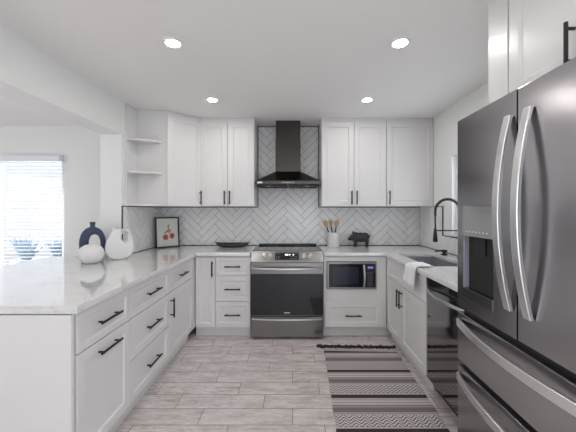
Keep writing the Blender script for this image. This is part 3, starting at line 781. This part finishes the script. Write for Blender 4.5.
# white handled vase
s = 2.70/292
outer = [(-7.2, 31.6), (-4.2, 31.4), (-3.2, 30.2), (2, 30.2), (7.4, 29.8), (10.8, 26), (13.4, 19), (14.2, 12.5), (12.8, 6), (8.8, 1.5), (3, 0), (-3.5, 0), (-9.2, 1.6), (-13.0, 6.5), (-14.2, 12), (-12.8, 18.2), (-10, 23.6), (-8, 28)]
hole_ = [(2.2, 19.4), (2.0, 24.0), (3.0, 26.0), (4.6, 26.6), (6.6, 25.4), (7.2, 22), (6.6, 18.8), (4.4, 17.6)]
b = flat([vloop(outer, s, 5), vloop(hole_, s)[::-1]], .058, .024, 7)
o = b.build('handled_vase', 'white_cer', smooth=True, tf=up)
o.location = (-(292-118.8)/292*2.70, 2.715, CT); o.rotation_euler = (0, 0, math.radians(30)); o.scale = (.88, .9, 1)
tag(o, 'tall white ceramic vase with a small slot handle beside the navy vase', 'vase')
o = MB().lathe([(0, .0), (.045, .0), (.078, .016), (.100, .048), (.107, .084), (.101, .118), (.082, .146), (.052, .163), (.022, .170), (.016, .168), (0, .164)], 40).build('round_vase', 'white_cer', smooth=True)
o.scale = (.89, .89, .96); o.location = (-(292-93.2)/292*2.53, 2.505, CT)
tag(o, 'low round white ceramic vase in front of the navy vase', 'vase')

# ------------------------------------------------------------------ rug
r = thing('runner_rug', 'striped grey and black woven runner rug in front of the sink run', 'rug', (.63, 1.9, 0))
r.rotation_euler = (0, 0, -.035)
b = MB(); n = 40; x0, x1 = -.351, .347; ya, yb = -.27, .912
b.prism([(x0+.003*math.sin(k*.9), ya+(yb-ya)*k/n) for k in range(n+1)] + [(x1+.003*math.sin(k*.7), ya+(yb-ya)*k/n) for k in range(n, -1, -1)], 'z', .001, .009)
b.build('woven_field', 'rug', r)
b = MB()
for k in range(48):
    x = x0+.005+(x1-x0-.01)*k/47; a = random.uniform(-.012, .012); y = yb-.002; l = random.uniform(.06, .08)
    b.tube([(x, y, .007), (x+a*.5, y+l*.5, .012), (x+a, y+l, .006)], [.006, .0075, .004], 6)
b.build('tassels', 'tassel', r)
b = MB(); pts = []
for k in range(120):
    f = k/119; pts.append((x0-.06+(x1-x0+.06)*f, yb+.085+.012*math.sin(k*1.7)+.006*math.sin(k*.6), .010+.004*math.sin(k*2.3)))
b.tube(pts, [.014+.005*math.sin(k*2.1) for k in range(120)], 6)
for k in range(46):
    x = x0-.02+(x1-x0+.02)*k/45; b.tube([(x, yb+.08, .014), (x+random.uniform(-.01, .01), yb+.085+random.uniform(-.05, .05), .010)], [.014, .008], 5)
b.build('fringe', 'fringe', r)

# ------------------------------------------------------------------ ceiling downlights
for (x, y, l) in tuple((x, y, 'round recessed downlight over the open side of the kitchen, unseen, added to brighten the room') for x in (-.77, .70) for y in (.55, -.7, -1.9)) + ((-.765, 1.875, 'round recessed downlight at the front left of the kitchen ceiling'), (.695, 1.875, 'round recessed downlight at the front right of the kitchen ceiling'),  # lamps nearest and behind the camera are unseen, added to brighten the room
                  (-.775, 2.84, 'round recessed downlight at the back left, before the corner cabinet'), (.73, 2.84, 'round recessed downlight at the back right, before the right wall cabinets')):
    r = thing('downlight', l, 'ceiling light', (x, y, CEIL), 0, 'recessed downlights')
    MB().lathe([(.044, -.003), (.044, -.006), (.058, -.006), (.066, -.001), (.066, 0), (.044, 0)], 32).build('trim_ring', 'lamptrim', r, smooth=True)
    MB().lathe([(0, -.0045), (.044, -.0045), (.044, -.002), (0, -.002)], 32).build('lens', 'lamp', r)

# ------------------------------------------------------------------ blinds
for x0, x1, l in ((-3.685, DX1-.006, 'white horizontal slat blind on the right half of the patio door'), (DX0+.01, -3.70, 'white horizontal slat blind on the left half of the patio door, at the photo edge')):
    r = thing('window_blind', l, 'blind', ((x0+x1)/2, BY-.045, DZ), 0, 'slat blinds on the patio door')
    hw = (x1-x0)/2
    MB().box(-hw-.005, hw+.005, -.03, .03, -.06, .0).build('headrail', 'frame_w', r, bevel=.002)
    b = MB(); z = -.085
    while z > -2.0:
        T = Matrix.Translation((0, 0, z)) @ Matrix.Rotation(math.radians(6), 4, 'X')
        b.box(-hw, hw, -.024, .024, -.0018, .0018, T); z -= .0444
    b.build('slats', 'slat', r)
    b = MB()
    for x in (-hw+.1, 0, hw-.1): b.tube([(x, -.027, -.06), (x, -.027, -2.01)], .0012, 5)
    b.build('cords', 'frame_w', r)
    MB().box(-hw, hw, -.022, .022, -2.03, -2.01).build('bottom_rail', 'frame_w', r, bevel=.002)

# ------------------------------------------------------------------ outdoors
struct(MB().box(-12, 4, BY+.13, 14, -.12, -.02).build('ground_patio', 'patio'))
struct(MB().box(-14, 1, 8.2, 8.35, -.1, 3.4).build('wall_sky_screen', 'stucco'))  # wall added to screen off bright sky so the blind slats show
def agave(x, y, sc, label, seed):
    rnd_ = random.Random(seed)
    r = thing('agave_plant', label, 'plant', (x, y, -.02), 0, 'agaves outside')
    MB().lathe([(0, 0), (.15*sc, 0), (.22*sc, .50), (.20*sc, .50), (.18*sc, .44), (0, .44)], 24).build('planter', 'terra', r, smooth=True)
    for k in range(14):
        a = k*2.4; el = .1+.62*((k*5) % 14)/14; ln = sc*rnd_.uniform(.40, .56)
        b = MB(); pts = []; rad = []
        for i in range(9):
            f = i/8; out = ln*f*math.sin(el)*(1+.25*f); h_ = ln*f*math.cos(el)*(1.1-.15*f)
            pts.append((out*math.cos(a), out*math.sin(a), .44+h_)); rad.append(sc*(.060*math.sin(PI*(.22+.78*f))**.8+.001) if i < 8 else .002)
        b.tube(pts, rad, 8, sx=.3, up=(-math.cos(a)*math.cos(el), -math.sin(a)*math.cos(el), math.sin(el)))
        b.build('leaf', 'agave', r, smooth=True)
agave(-4.82, 5.3, 1.0, 'larger blue-green agave in a pale planter outside the patio door', 3)
agave(-4.40, 5.5, .85, 'smaller blue-green agave in a pale planter, right of the larger one', 5)
